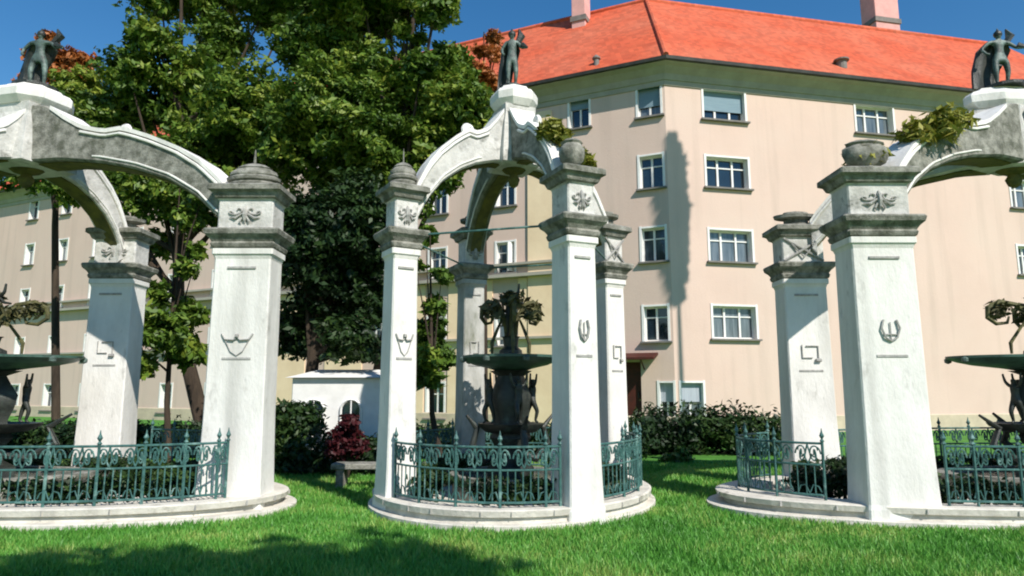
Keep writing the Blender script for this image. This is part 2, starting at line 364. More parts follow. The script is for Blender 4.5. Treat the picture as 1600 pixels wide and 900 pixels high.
# back walls and gable ends so the house is closed
mb = MB()
cb = corner(-DEP)
for a, b in ((endL(0), endL(-DEP)), (endL(-DEP), cb), (cb, endR(-DEP)), (endR(-DEP), endR(0))):
    mb.add([v3(a, 0), v3(b, 0), v3(b, EAVE), v3(a, EAVE)], [(0, 1, 2, 3)])
for e in (endL, endR): mb.add([v3(e(0), EAVE), v3(e(-DEP), EAVE), v3(e(-DEP / 2), EAVE + 5.4)], [(0, 1, 2)])
mb.build('rear_wall', M['render'], bld)
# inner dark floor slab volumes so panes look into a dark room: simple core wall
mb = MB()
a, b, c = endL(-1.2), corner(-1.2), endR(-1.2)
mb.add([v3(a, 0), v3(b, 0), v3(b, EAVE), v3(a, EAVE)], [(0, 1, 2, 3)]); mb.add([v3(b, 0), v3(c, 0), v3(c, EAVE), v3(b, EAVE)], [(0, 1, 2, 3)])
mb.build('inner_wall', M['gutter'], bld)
# base course, cornice, gutter
def strip(prof, mt, name):
    m_ = MB(); rings = [[v3(f(d), z) for d, z in prof] for f in (endL, corner, endR)]; m_.loft(rings); return m_.build(name, mt, bld)
strip([(.0, 0), (.06, 0), (.06, .62), (.03, .66), (0, .66)], M['plinthwall'], 'base_course')
strip([(.002, EAVE - .80), (.05, EAVE - .80), (.06, EAVE - .60), (.11, EAVE - .58), (.18, EAVE - .35), (.42, EAVE - .12), (.66, EAVE - .06), (.66, EAVE + .04), (.002, EAVE + .04)], M['cornice'], 'cornice')
strip([(.662, EAVE - .04), (.80, EAVE - .03), (.82, EAVE + .1), (.70, EAVE + .12), (.662, EAVE + .02)], M['gutter'], 'gutter')
# roof
RZ = EAVE + 6.5
rf = MB(); e0 = .74; rd = -DEP / 2
for f, g_ in ((endL, corner), (corner, endR)):
    a, b, c, d = v3(f(e0), EAVE + .1), v3(g_(e0), EAVE + .1), v3(g_(rd), RZ), v3(f(rd), RZ); rf.add([a, b, c, d], [(0, 1, 2, 3)])
    e, h = v3(f(-DEP - e0), EAVE + .1), v3(g_(-DEP - e0), EAVE + .1); rf.add([d, c, h, e], [(0, 1, 2, 3)])
    t = Vector((0, 0, -.12)); rf.add([a, b, b + t, a + t], [(0, 1, 2, 3)])
roof = rf.build('roof', M['roof'], bld)
rt = MB(); rt.tube([v3(endL(rd), RZ + .02), v3(corner(rd), RZ + .02), v3(endR(rd), RZ + .02)], .13, 8); rt.tube([v3(corner(e0), EAVE + .14), v3(corner(rd), RZ + .04)], .12, 8)
rt.build('ridge_tiles', M['roof'], roof)
def roofpt(side, px, py):
    "roof surface point seen at this spot"
    Nn = nL if side == 'L' else nR
    a = P(px, py, 1.0); d = Vector((a.x, 1.0, a.z - EYE)); sl = (RZ - EAVE - .1) / (e0 - rd)
    # z = EAVE+.1 + sl*(e0 - s) , s = signed outward distance from the facade
    kk = Nn.dot(Vector((CX.x, CX.y))); nd = Nn.x * d.x + Nn.y * d.y
    t = (EAVE + .1 + sl * (e0 + kk) - EYE) / (d.z + sl * nd); return Vector((d.x * t, d.y * t, EYE + d.z * t))
def chimney(side, px, py, hw_, hd, top):
    q = roofpt(side, px, py); D, Nn = (dL, nL) if side == 'L' else (dR, nR); D3, N3 = Vector((D.x, D.y, 0)), Vector((Nn.x, Nn.y, 0))
    m_ = MB().box((q.x, q.y, q.z + top / 2 - .5) , D3, N3, (0, 0, 1), hw_, hd, top / 2 + .3, .02)
    m_.box((q.x, q.y, q.z + top - .1), D3, N3, (0, 0, 1), hw_ + .08, hd + .08, .09, .02)
    m_.build('chimney', M['pinkpaint'], roof)
    MB().box((q.x, q.y, q.z + .02), D3, N3, (0, 0, 1), hw_ + .06, hd + .06, .14).build('flashing', M['sill'], roof)
chimney('L', 908, 36, .36, .45, 3.2); chimney('R', 1376, 40, .78, .55, 3.2)
for sd, px, py, s_ in (('L', 932, 100, .12), ('R', 1315, 103, .22)):
    q = roofpt(sd, px, py); m_ = MB().lathe(q, [(s_, -.2), (s_, .2), (s_ * 1.5, .22), (s_ * 1.5, .28), (.02, .42)], 12); m_.build('vent', M['sill'], roof)
# cream bay with string courses, seen through the arch
u0 = hit(826, 400, 'L')[0]; u1 = u0 + 17.0
bay_holes = [(h[0], h[1], h[2], h[3], h[4]) for h in winL if h[0] > u0 + .3 and h[1] < u1 - .3]
o_ = .22
mbb = MB(); D3, N3 = Vector((dL.x, dL.y, 0)), Vector((nL.x, nL.y, 0))
def Wl(u, z, out=0): q = Vector((CX.x, CX.y)) + dL * u + nL * out; return Vector((q.x, q.y, z))
def band(name, ua, ub, z, hz, out, mt, par=bld):
    MB().box(Wl((ua + ub) / 2, z, out / 2), D3, N3, (0, 0, 1), (ub - ua) / 2, out / 2, hz).build(name, mt, par)
zc1 = hit(800, 414, 'L')[1]; zc2 = hit(800, 432, 'L')[1]
uE = hit(905, 300, 'L')[0] + 1.2
# pale quoin strip and lower cream storeys beyond it
band('quoin_strip', uE, u0, EAVE / 2 - .5, EAVE / 2 - .5, .10, M['cream'])
for z, hz, out in ((zc1, .05, .26), (zc2, .07, .34), (zc2 - 2.7, .05, .24)): band('string_course', uE - .4, LL - .3, z, hz, out, M['cornice'])
cols_u = sorted({round((h[0] + h[1]) / 2, 3) for h in winL if h[0] > u0})
pr = u0 + .05
for cu in cols_u[:6]:
    if cu - .62 > pr: band('cream_panel', pr, cu - .62, (zc2 - .1) / 2, (zc2 - .1) / 2, .05, M['cream'])
    pr = cu + .62
# dark red door with a small canopy and a wall lamp
Dd = MB().box(Wl((door[0] + door[1]) / 2, (door[2] + door[3]) / 2, -.2), D3, N3, (0, 0, 1), .46, .04, 1.18, .01).build('door', M['redwood'], bld)
MB().box(Wl(door[0] + .15, 1.45, -.13), D3, N3, (0, 0, 1), .02, .03, .1, .005).build('handle', M['gutter'], Dd)
cp = MB(); cp.box(Wl(uDr - .3, 2.95, .4), D3, N3 + Vector((0, 0, -.25)), (0, 0, 1), .95, .42, .05, .01)
for s_ in (-.7, .4): cp.tube([Wl(uDr + s_, 2.45, .02), Wl(uDr + s_, 2.86, .7)], .03)
cp.build('door_canopy', M['redwood'], bld)
lp = hit(1018, 645, 'L'); MB().lathe(Wl(lp[0], lp[1] - .1, .12), [(.03, -.1), (.09, -.05), (.11, .12), (.03, .2)], 10).build('wall_lamp', M['redwood'], bld)

# ---------------------------------------------------------------- pavilion
def lerp_prof(pr, s):
    for (a, b), (c, d) in zip(pr, pr[1:]):
        if a <= s <= c: return b + (d - b) * (s - a) / (c - a)
    return pr[-1][1]
TOPP = [(.06, 6.28), (.13, 6.24), (.17, 6.14), (.22, 5.99), (.30, 5.80), (.40, 5.70), (.47, 5.72), (.52, 5.66), (.60, 5.54), (.72, 5.32), (.82, 5.06), (.9, 4.76), (.97, 4.42)]
BOTP = [(.06, 5.30), (.22, 5.30), (.40, 5.20), (.55, 5.05), (.70, 4.82), (.82, 4.52), (.90, 4.20), (.97, 3.99)]
def relief(mb, W, kind, s=1.0):
    "small carved ornament; W(u, v, out) gives a point on the column face"
    if kind == 'swag':
        for sg in (-1, 1):
            mb.tube([W(sg * .13 * s, .05, .015), W(sg * .10 * s, -.03, .03), W(sg * .03 * s, -.04, .03), W(0, 0, .02)], .013, 5)
            mb.tube([W(sg * .1 * s, -.04, .02), W(sg * .05 * s, -.2, .02), W(0, -.26, .015)], .007, 5)
        mb.tube([W(-.02, .02, .03), W(.02, .02, .03)], .03, 6)
    elif kind == 'lyre':
        for sg in (-1, 1): mb.tube([W(sg * .05 * s, .17, .02), W(sg * .07 * s, .06, .03), W(sg * .045 * s, -.06, .03), W(0, -.11, .02)], .014, 5)
        mb.tube([W(0, .14, .02), W(0, -.1, .02)], .008, 5); mb.tube([W(-.06 * s, -.02, .02), W(.06 * s, -.02, .02)], .009, 5)
    elif kind == 'key':
        mb.tube([W(-.08 * s, .14, .02), W(-.08 * s, -.08, .02), W(.02 * s, -.08, .02)], .010, 5); mb.tube([W(-.04 * s, .12, .02), W(.08 * s, .12, .02), W(.08 * s, -.1, .02)], .012, 5)
        mb.tube([W(.05 * s, -.12, .03), W(.1 * s, -.12, .03)], .03, 6)
    elif kind == 'cross':
        for sg in (-1, 1): mb.tube([W(-.2 * s * sg, -.2, .02), W(0, .0, .035), W(.2 * s * sg, .2, .02)], .02, 5)
        mb.tube([W(-.12 * s, .1, .03), W(0, -.14, .04), W(.12 * s, .1, .03)], .014, 5)
    elif kind == 'mask':
        for sg in (-1, 1):
            mb.tube([W(sg * s * (.03 + .10 * q / 12 + .035 * math.cos(q * .75)), .05 + .035 * math.sin(q * .75) - .06 * q / 12, .02) for q in range(13)], .011, 5)
            mb.tube([W(sg * .02 * s, .0, .03), W(sg * .08 * s, -.07, .03), W(sg * .13 * s, -.06, .02)], [.012, .02, .006], 5)
            mb.tube([W(sg * .01, -.02, .03), W(sg * .04 * s, -.12, .03), W(sg * .03 * s, -.16, .015)], [.012, .016, .005], 5)
        mb.tube([W(0, .12, .01), W(0, .06, .03), W(0, -.02, .04), W(0, -.1, .03), W(0, -.15, .01)], [.008, .03, .035, .02, .006], 6)

def pavilion(cfg):
    (cx, cy), A, B = cfg['plan']; C0 = Vector((cx, cy, 0))
    root = empty('stone_pavilion', C0, cfg['label'], 'pavilion', 'stone pavilions on the lawn')
    offs = [A, B, -A, -B]
    def ring(phi, s=1.07, z=0): q = (A * math.cos(phi) + B * math.sin(phi)) * s; return Vector((cx + q.x, cy + q.y, z))
    nseg = 72
    pl = MB()
    prof = [(1.17, 0), (1.17, .07), (1.16, .08), (1.115, .088), (1.11, .15), (1.135, .165), (1.14, .235), (1.125, .25), (.98, .25), (.98, .09), (0.0001, .09)]
    rings = [[ring(2 * math.pi * k / nseg, s, z) for k in range(nseg)] for s, z in prof]
    pl.loft(rings, cap=False); pl.build('plinth', M['plinth'], root)
    for k in range(26):
        ph = 2 * math.pi * (k + .4 * random.random()) / 26; a = ring(ph, 1.143, .2); b = ring(ph + .004, 1.143, .2); o = (a - Vector((cx, cy, .2))).normalized()
        jt = MB().box(a - o * .012, o, (b - a), (0, 0, 1), .014, .004, .032); jt.build('stone_joint', M['carve'], root)
    for k, off in enumerate(offs):
        c = Vector((cx + off.x, cy + off.y, 0)); L = off.length
        ca = cfg['cols'][k]; ang = ca.get('ang'); er = Vector((off.x, off.y, 0)).normalized() if ang is None else Vector((math.cos(ang), math.sin(ang), 0))
        et = Vector((-er.y, er.x, 0)); Z = Vector((0, 0, 1)); hr, ht = ca['hr'], ca['ht']; dz = ca.get('dz', 0)
        def sq(a, b, z, ch=.02):
            pts = []
            for i, j in ((1, 1), (-1, 1), (-1, -1), (1, -1)):
                p1 = (i * a, j * (b - ch)); p2 = (i * (a - ch), j * b); pts += [p1, p2] if i * j > 0 else [p2, p1]
            return [c + er * x + et * y + Z * z for x, y in pts]
        co = MB()
        lv = [(.045, 0.0), (.04, .2), (.028, .26), (.02, .45), (.01, .8), (.0, 1.3), (-.015, 3.55 + dz), (0, 3.6 + dz), (.02, 3.62 + dz), (.02, 3.70 + dz)]
        co.loft([sq(hr + e, ht + e, z) for e, z in lv])
        column = co.build('column', M['stone_shade'] if k == 2 else M['stone'], root)
        cp_ = MB()
        lv = [(.0, 3.702), (.03, 3.72), (.045, 3.77), (.03, 3.80), (.06, 3.85), (.11, 3.90), (.125, 3.96), (.11, 3.985), (-.015, 4.0)]
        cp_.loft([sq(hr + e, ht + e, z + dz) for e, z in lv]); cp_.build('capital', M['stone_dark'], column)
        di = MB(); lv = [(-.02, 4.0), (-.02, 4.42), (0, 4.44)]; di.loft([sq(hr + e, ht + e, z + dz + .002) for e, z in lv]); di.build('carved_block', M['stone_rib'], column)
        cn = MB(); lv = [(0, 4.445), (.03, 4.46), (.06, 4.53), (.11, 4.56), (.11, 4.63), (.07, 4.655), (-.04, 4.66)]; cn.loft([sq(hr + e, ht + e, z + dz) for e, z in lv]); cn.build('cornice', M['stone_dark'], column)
        # finial
        fz = 4.66 + dz; ft = ca['top']; sx = ca.get('sx', 1.0); fn = MB(); fn.smooth = True
        if ft == 'dome':
            fn.lathe(c + Z * fz, [(.16, 0), (.21, .02), (.22, .06), (.19, .09), (.22, .11), (.225, .15), (.19, .18), (.20, .2), (.19, .25), (.14, .30), (.15, .31), (.10, .36), (.04, .39), (.012, .40), (.008, .56), (.002, .62)], 20, sx=sx)
        elif ft == 'vase':
            fn.lathe(c + Z * fz, [(.13, 0), (.15, .03), (.09, .06), (.09, .09), (.15, .15), (.175, .25), (.17, .34), (.13, .39), (.15, .42), (.10, .46), (.03, .48)], 20, sx=sx, wob=lambda t: .05 * math.cos(8 * t))
        else:
            fn.lathe(c + Z * fz, [(.16, 0), (.17, .04), (.12, .06), (.12, .13), (.21, .16), (.22, .21), (.13, .23), (.12, .27), (.02, .3)], 20, sx=sx)
        fn.build('finial', M['stone_dark'], column)
        # ornaments on both outer-lit faces
        for (fa, fb, hd) in ((er, et, hr), (et, er, ht), (-er, et, hr), (-et, er, ht)):
            if fa.dot(Vector((0, -1, 0)) + Vector((.35, 0, 0))) < .35: continue
            sc = 1.0 if (ht if fa in (er, -er) else hr) < .3 else 1.7
            def W(u, v, o, z0=0, fa=fa, fb=fb, hd=hd): return c + fa * (hd - .012 + o) + fb * u + Z * (z0 + v)
            for zc, kd, oo in ((2.42, 'orn', 0), (4.22, 'orn2', .012)):
                rl = MB(); relief(rl, lambda u, v, o: W(u, v, o - oo, zc + dz), ca[kd], sc); rl.build('carving', M['carve'], column)
            for z0, wd in ((3.42, .12), (2.12, .12)):
                MB().box(W(0, 0, .004, z0 + dz), fb, fa, Z, wd * sc, .012, .018, .004).build('groove', M['carve'], column)
        # rib
        dirv = Vector((off.x, off.y, 0)).normalized(); tv = Vector((-dirv.y, dirv.x, 0)); hwid = cfg['rib']; 
        ss = np.linspace(.07, .97, 28); rings = []
        for s in ss:
            zt, zb = lerp_prof(TOPP, s), lerp_prof(BOTP, s); q = C0 + dirv * (L * s - (hr if s > .96 else 0) * .5)
            wd = hwid * (1 + .35 * max(0, (.4 - s) / .4)); d2 = .03
            rings.append([q + tv * wd + Z * (zt - d2), q + tv * (wd - d2) + Z * zt, q - tv * (wd - d2) + Z * zt, q - tv * wd + Z * (zt - d2),
                          q - tv * wd + Z * (zb + d2), q - tv * (wd - d2) + Z * zb, q + tv * (wd - d2) + Z * zb, q + tv * wd + Z * (zb + d2)])
        rb = MB().loft(rings); rib = rb.build('arch_rib', M['stone_moss'] if k == 2 else M['stone_dark'] if k == 0 else M['stone_rib'], root)  # front rib darkened for its shaded left side as well as streaky dirt
        cg = MB(); rr = []
        for s in np.linspace(.16, .94, 26):
            zt = lerp_prof(TOPP, s) + .004; q = C0 + dirv * (L * s); ww = hwid * (1 + .35 * max(0, (.4 - s) / .4)) + .02
            rr.append([q + tv * ww + Z * (zt - .03), q + tv * ww + Z * (zt + .035), q - tv * ww + Z * (zt + .035), q - tv * ww + Z * (zt - .03)])
        cg.loft(rr); cg.build('coping', M['stone'], rib)  # plain stone slab keeps the rib's sunlit top pale over the darkened side
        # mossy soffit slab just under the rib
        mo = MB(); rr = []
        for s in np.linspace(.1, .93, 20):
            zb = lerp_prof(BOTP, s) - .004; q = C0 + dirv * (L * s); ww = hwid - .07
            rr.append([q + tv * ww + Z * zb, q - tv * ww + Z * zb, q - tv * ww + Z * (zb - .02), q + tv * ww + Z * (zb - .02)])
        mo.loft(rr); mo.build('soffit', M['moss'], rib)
        # raised moulding along the upper edge of the rib and a volute where it turns up
        ml = MB()
        for sg in (-1, 1):
            for dzz in (.075,):
                ml.tube([C0 + dirv * (L * s) + tv * sg * (hwid + .01) * (1 + .35 * max(0, (.4 - s) / .4)) + Z * (lerp_prof(TOPP, s) - dzz) for s in np.linspace(.3, .95, 24)], .025, 6)
                ml.tube([C0 + dirv * (L * s) + tv * sg * (hwid + .004) + Z * (lerp_prof(BOTP, s) + .09) for s in np.linspace(.36, .92, 18)], .016, 6)
        ml.build('moulding', M['stone'], rib)
        vo = MB(); vs_ = .44; q = C0 + dirv * (L * vs_) + Z * (lerp_prof(TOPP, vs_) + .03)
        vo.tube([q + dirv * (.09 * math.cos(t) * (1 - t / 16)) + Z * (.05 + .09 * math.sin(t) * (1 - t / 16)) for t in np.linspace(-1.5, 8, 26)], .035, 6)
        vo.build('volute', M['stone'], rib)
        # tie rod
        if cfg['crown'] > 1: continue
        j = (k + 1) % 4; a = c + Z * 3.93; b = Vector((cx + offs[j].x, cy + offs[j].y, 3.93)); dd = (b - a).normalized()
        MB().tube([a + dd * .3, b - dd * .3], .016, 6).build('tie_rod', M['iron'], root)
    # crown
    cr = MB(); dA = Vector((A.x, A.y, 0)).normalized(); dB = Vector((-dA.y, dA.x, 0)) if cfg.get('square', True) else Vector((B.x, B.y, 0)).normalized()
    cs = cfg['crown']
    def sq2(a, z): return [C0 + dA * a * cs * i + dB * a * cs * j + Vector((0, 0, z)) for i, j in ((1, 1), (-1, 1), (-1, -1), (1, -1))]
    cr.loft([sq2(a, z) for a, z in ((.30, 5.27), (.34, 5.30), (.34, 5.42), (.33, 5.6), (.30, 5.95), (.265, 6.15), (.275, 6.3))])
    crown = cr.build('crown_block', M['stone_rib'], root)
    cc = MB()
    def oc(a, z): return [C0 + (dA * x + dB * y) * a * cs + Vector((0, 0, z)) for x, y in ((1, .5), (.5, 1), (-.5, 1), (-1, .5), (-1, -.5), (-.5, -1), (.5, -1), (1, -.5))]
    cc.loft([oc(a, z) for a, z in ((.29, 6.3), (.33, 6.36), (.355, 6.40), (.36, 6.52), (.33, 6.58), (.26, 6.62), (.24, 6.66), (.2, 6.665))])
    cc.build('cap_stone', M['stone'], crown)
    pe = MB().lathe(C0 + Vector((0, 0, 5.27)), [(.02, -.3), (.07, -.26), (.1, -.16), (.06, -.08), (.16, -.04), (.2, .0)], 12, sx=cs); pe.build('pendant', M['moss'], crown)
    return root, ring

r0 = .212
centre = dict(plan=PAV[0], label='white four-pillar stone pavilion standing complete in the middle of the lawn', rib=.165, crown=1.0,
    cols=[dict(hr=r0 + .045, ht=r0 + .01, top='vase', orn='lyre', orn2='mask'), dict(hr=r0, ht=r0, top='drum', orn='key', orn2='cross', dz=-.12),
          dict(hr=r0, ht=r0, top='drum', orn='key', orn2='mask'), dict(hr=r0 - .01, ht=r0, top='dome', orn='swag', orn2='mask', dz=0.0)])
left = dict(plan=PAV[1], label='wide stone pavilion cut off by the left edge, its broad pillar beside the dark hedge', rib=.24, crown=1.35, square=False,
    cols=[dict(hr=.42, ht=.26, top='dome', orn='swag', orn2='mask', ang=0, sx=1.8), dict(hr=.40, ht=.26, top='drum', orn='key', orn2='mask', ang=0, sx=1.8),
          dict(hr=.40, ht=.26, top='drum', orn='key', orn2='mask', ang=0, sx=1.8), dict(hr=.42, ht=.26, top='vase', orn='lyre', orn2='mask', ang=0, sx=1.8)])
right = dict(plan=PAV[2], label='wide stone pavilion cut off by the right edge of the photo', rib=.24, crown=1.35, square=False,
    cols=[dict(hr=.43, ht=.26, top='vase', orn='lyre', orn2='mask', ang=0, sx=1.8), dict(hr=.38, ht=.24, top='drum', orn='key', orn2='cross', ang=0, dz=-.12, sx=1.8),
          dict(hr=.40, ht=.26, top='drum', orn='key', orn2='mask', ang=0, sx=1.8), dict(hr=.42, ht=.26, top='dome', orn='swag', orn2='mask', ang=0, sx=1.8)])

def railing(cfg, ring, spans, labels):
    for (p0, p1), lb in zip(spans, labels):
        m0 = ring((p0 + p1) / 2, 1.07, .25); root = empty('iron_railing', m0, lb, 'railing', 'green iron railings between the pillars')
        Ls = sum((ring(p0 + (p1 - p0) * (i + 1) / 20) - ring(p0 + (p1 - p0) * i / 20)).length for i in range(20))
        nb = max(8, int(Ls / .095)); S = 1.06
        def pt(t, z): return ring(p0 + (p1 - p0) * t, S, z)
        for z, r in ((.31, .016), (.70, .014), (.98, .016)): MB().tube([pt(i / 24, z) for i in range(25)], r, 6).build('rail', M['iron'], root)
        for i in range(nb + 1):
            t = i / nb; post = i in (0, nb) or i % 6 == 0
            if post:
                mb = MB().tube([pt(t, .25), pt(t, 1.0)], .02, 6)
                mb.lathe(pt(t, .99), [(.012, 0), (.032, .02), (.012, .05), (.034, .09), (.012, .14), (.004, .19)], 8); mb.build('post', M['iron'], root)
            else: MB().tube([pt(t, .31), pt(t, .70)], .009, 5).build('baluster', M['iron'], root)
        # scrollwork panels above the middle rail and low scrolls at the foot
        ns = max(3, int(Ls / .30))
        for i in range(ns):
            for sg in (-1, 1):
                mb = MB(); tc = (i + .5) / ns; wt = .44 / ns
                mb.tube([pt(min(1, max(0, tc + sg * wt * (.5 + (.5 - q / 40) * math.cos(q * .42)))), .84 + .115 * (1 - q / 40) * math.sin(q * .42)) for q in range(30)], .011, 5)
                mb.tube([pt(min(1, max(0, tc + sg * wt * x)), z) for x, z in ((0, .72), (.25, .8), (.1, .9), (0, .97))], .011, 5)
                MB().tube([pt(min(1, max(0, tc + sg * wt * x)), z) for x, z in ((0, .33), (.3, .44), (.7, .42), (.9, .35))], .009, 5).build('foot_scroll', M['iron'], root)
                for q in range(3): mb.tube([pt(min(1, max(0, tc + sg * wt * (.15 + .3 * q))), .76 + .06 * q), pt(min(1, max(0, tc + sg * wt * (.3 + .25 * q))), .84 + .04 * q)], [.004, .022] , 5)
                mb.build('scroll', M['iron'], root)

# ---------------------------------------------------------------- figures
def skin_figure(name, joints, edges, mt, parent=None, loc=None, root_i=0):
    org = ORG[parent.name] if parent else Vector(loc)
    me = bpy.data.meshes.new(name); me.from_pydata([tuple(Vector(j[0])+ (Vector(loc)-org if parent else Vector((0,0,0)))) for j in joints], edges, [])
    o = bpy.data.objects.new(name, me); COL.objects.link(o)
    if parent: o.parent = parent
    else: o.location = org
    sk = o.modifiers.new('skin', 'SKIN'); 
    for i, j in enumerate(joints):
        r = j[1]; me.skin_vertices[0].data[i].radius = (r, r) if not isinstance(r, tuple) else r
        me.skin_vertices[0].data[i].use_root = (i == root_i)
    sb = o.modifiers.new('sub', 'SUBSURF'); sb.levels = 2; sb.render_levels = 2; sk.use_smooth_shade = True
    me.materials.append(mt); ORG[o.name] = org
    return o
def figure_joints(h, arms, lean=0, stride=.03, kneel=False):
    s = h / 1.0
    J = [((0, 0, .50), (.085, .07)), ((0, 0, .62), (.07, .055)), ((0, -.005, .74), (.095, .06)), ((0, -.005, .82), (.06, .045)), ((0, -.01, .865), .03), ((0, -.02, .91), (.048, .055)), ((0, -.015, .965), (.045, .055)),
         ((-.055, 0, .47), .06), ((-.065, -stride, .27), .042), ((-.06, -stride * .5, .06), .026), ((-.06, -stride * .5 - .07, .02), .022),
         ((.055, 0, .47), .06), ((.07, stride - .03, .27), .042), ((.06, stride, .06), .026), ((.065, stride - .07, .02), .022)]
    E = [(0, 1), (1, 2), (2, 3), (3, 4), (4, 5), (5, 6), (0, 7), (7, 8), (8, 9), (9, 10), (0, 11), (11, 12), (12, 13), (13, 14)]
    n = 15
    for sh, el, wr, hd in arms:
        J += [(sh, .036), (el, .028), (wr, .019), (hd, .022)]; E += [(3, n), (n, n + 1), (n + 1, n + 2), (n + 2, n + 3)]; n += 4
    J = [((x * s, y * s, z * s), tuple(q * s for q in r) if isinstance(r, tuple) else r * s) for (x, y, z), r in J]
    return J, E
ARM_OUT = ((.105, 0, .80), (.17, -.03, .70), (.24, -.08, .68), (.27, -.09, .67))
ARM_HIP = ((-.105, 0, .80), (-.175, .01, .68), (-.16, -.06, .57), (-.13, -.08, .55))
ARM_UP = ((.105, 0, .81), (.16, -.02, .92), (.17, -.03, 1.06), (.17, -.03, 1.10))
ARM_UPL = ((-.105, 0, .81), (-.17, -.02, .90), (-.2, -.03, 1.04), (-.2, -.03, 1.08))

def statue(c, label, sx=1.0):
    root = empty('bronze_statue', c, label, 'statue', 'bronze statues crowning the pavilions')
    MB().lathe(c, [(.2 * sx, 0), (.2 * sx, .05), (.17 * sx, .07), (.15 * sx, .08)], 14).build('base', M['bronze'], root)
    J, E = figure_joints(.98, [ARM_OUT, ARM_HIP]); J = [((x * sx, y, z), r) for (x, y, z), r in J]
    skin_figure('figure', J, E, M['bronze_green'], root, c + Vector((0.0, 0, .07)))
    # shoulder cloak falling at the back left down to the base
    cl = MB(); cl.smooth = True; rr = []
    for z, x0, x1, y in ((.86, -.12, .10, .05), (.75, -.18, .14, .09), (.6, -.2, .10, .11), (.42, -.23, .03, .12), (.25, -.24, 0, .12), (.08, -.25, -.02, .11)):
        n = 9; f = []; bk = []
        for i in range(n):
            x = x0 + (x1 - x0) * i / (n - 1); yy = y + .02 * math.sin(i * 1.9 + z * 3); f.append(c + Vector((x * sx, yy - .02, z))); bk.append(c + Vector((x * sx, yy + .03, z)))
        rr.append(f + bk[::-1])
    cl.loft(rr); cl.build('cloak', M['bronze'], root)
    # crest of the helmet, and the bird held out on the arm
    hm = MB(); hm.smooth = True; hm.lathe(c + Vector((0, -.01, 1.0)), [(.055, -.03), (.068, 0), (.06, .04), (.02, .08), (.004, .12)], 12); hm.build('helmet', M['bronze'], root)
    bw = MB(); bw.tube([c + Vector((.26 * sx, -.09, .73)), c + Vector((.17 * sx, -.05, .80))], [.02, .05], 6); bw.tube([c + Vector((.10 * sx, .05, .88)), c + Vector((.16 * sx, .07, 1.02)), c + Vector((.12 * sx, .07, 1.15))], [.05, .07, .012], 6); bw.build('feathered_bird', M['bronze'], root)
    return root

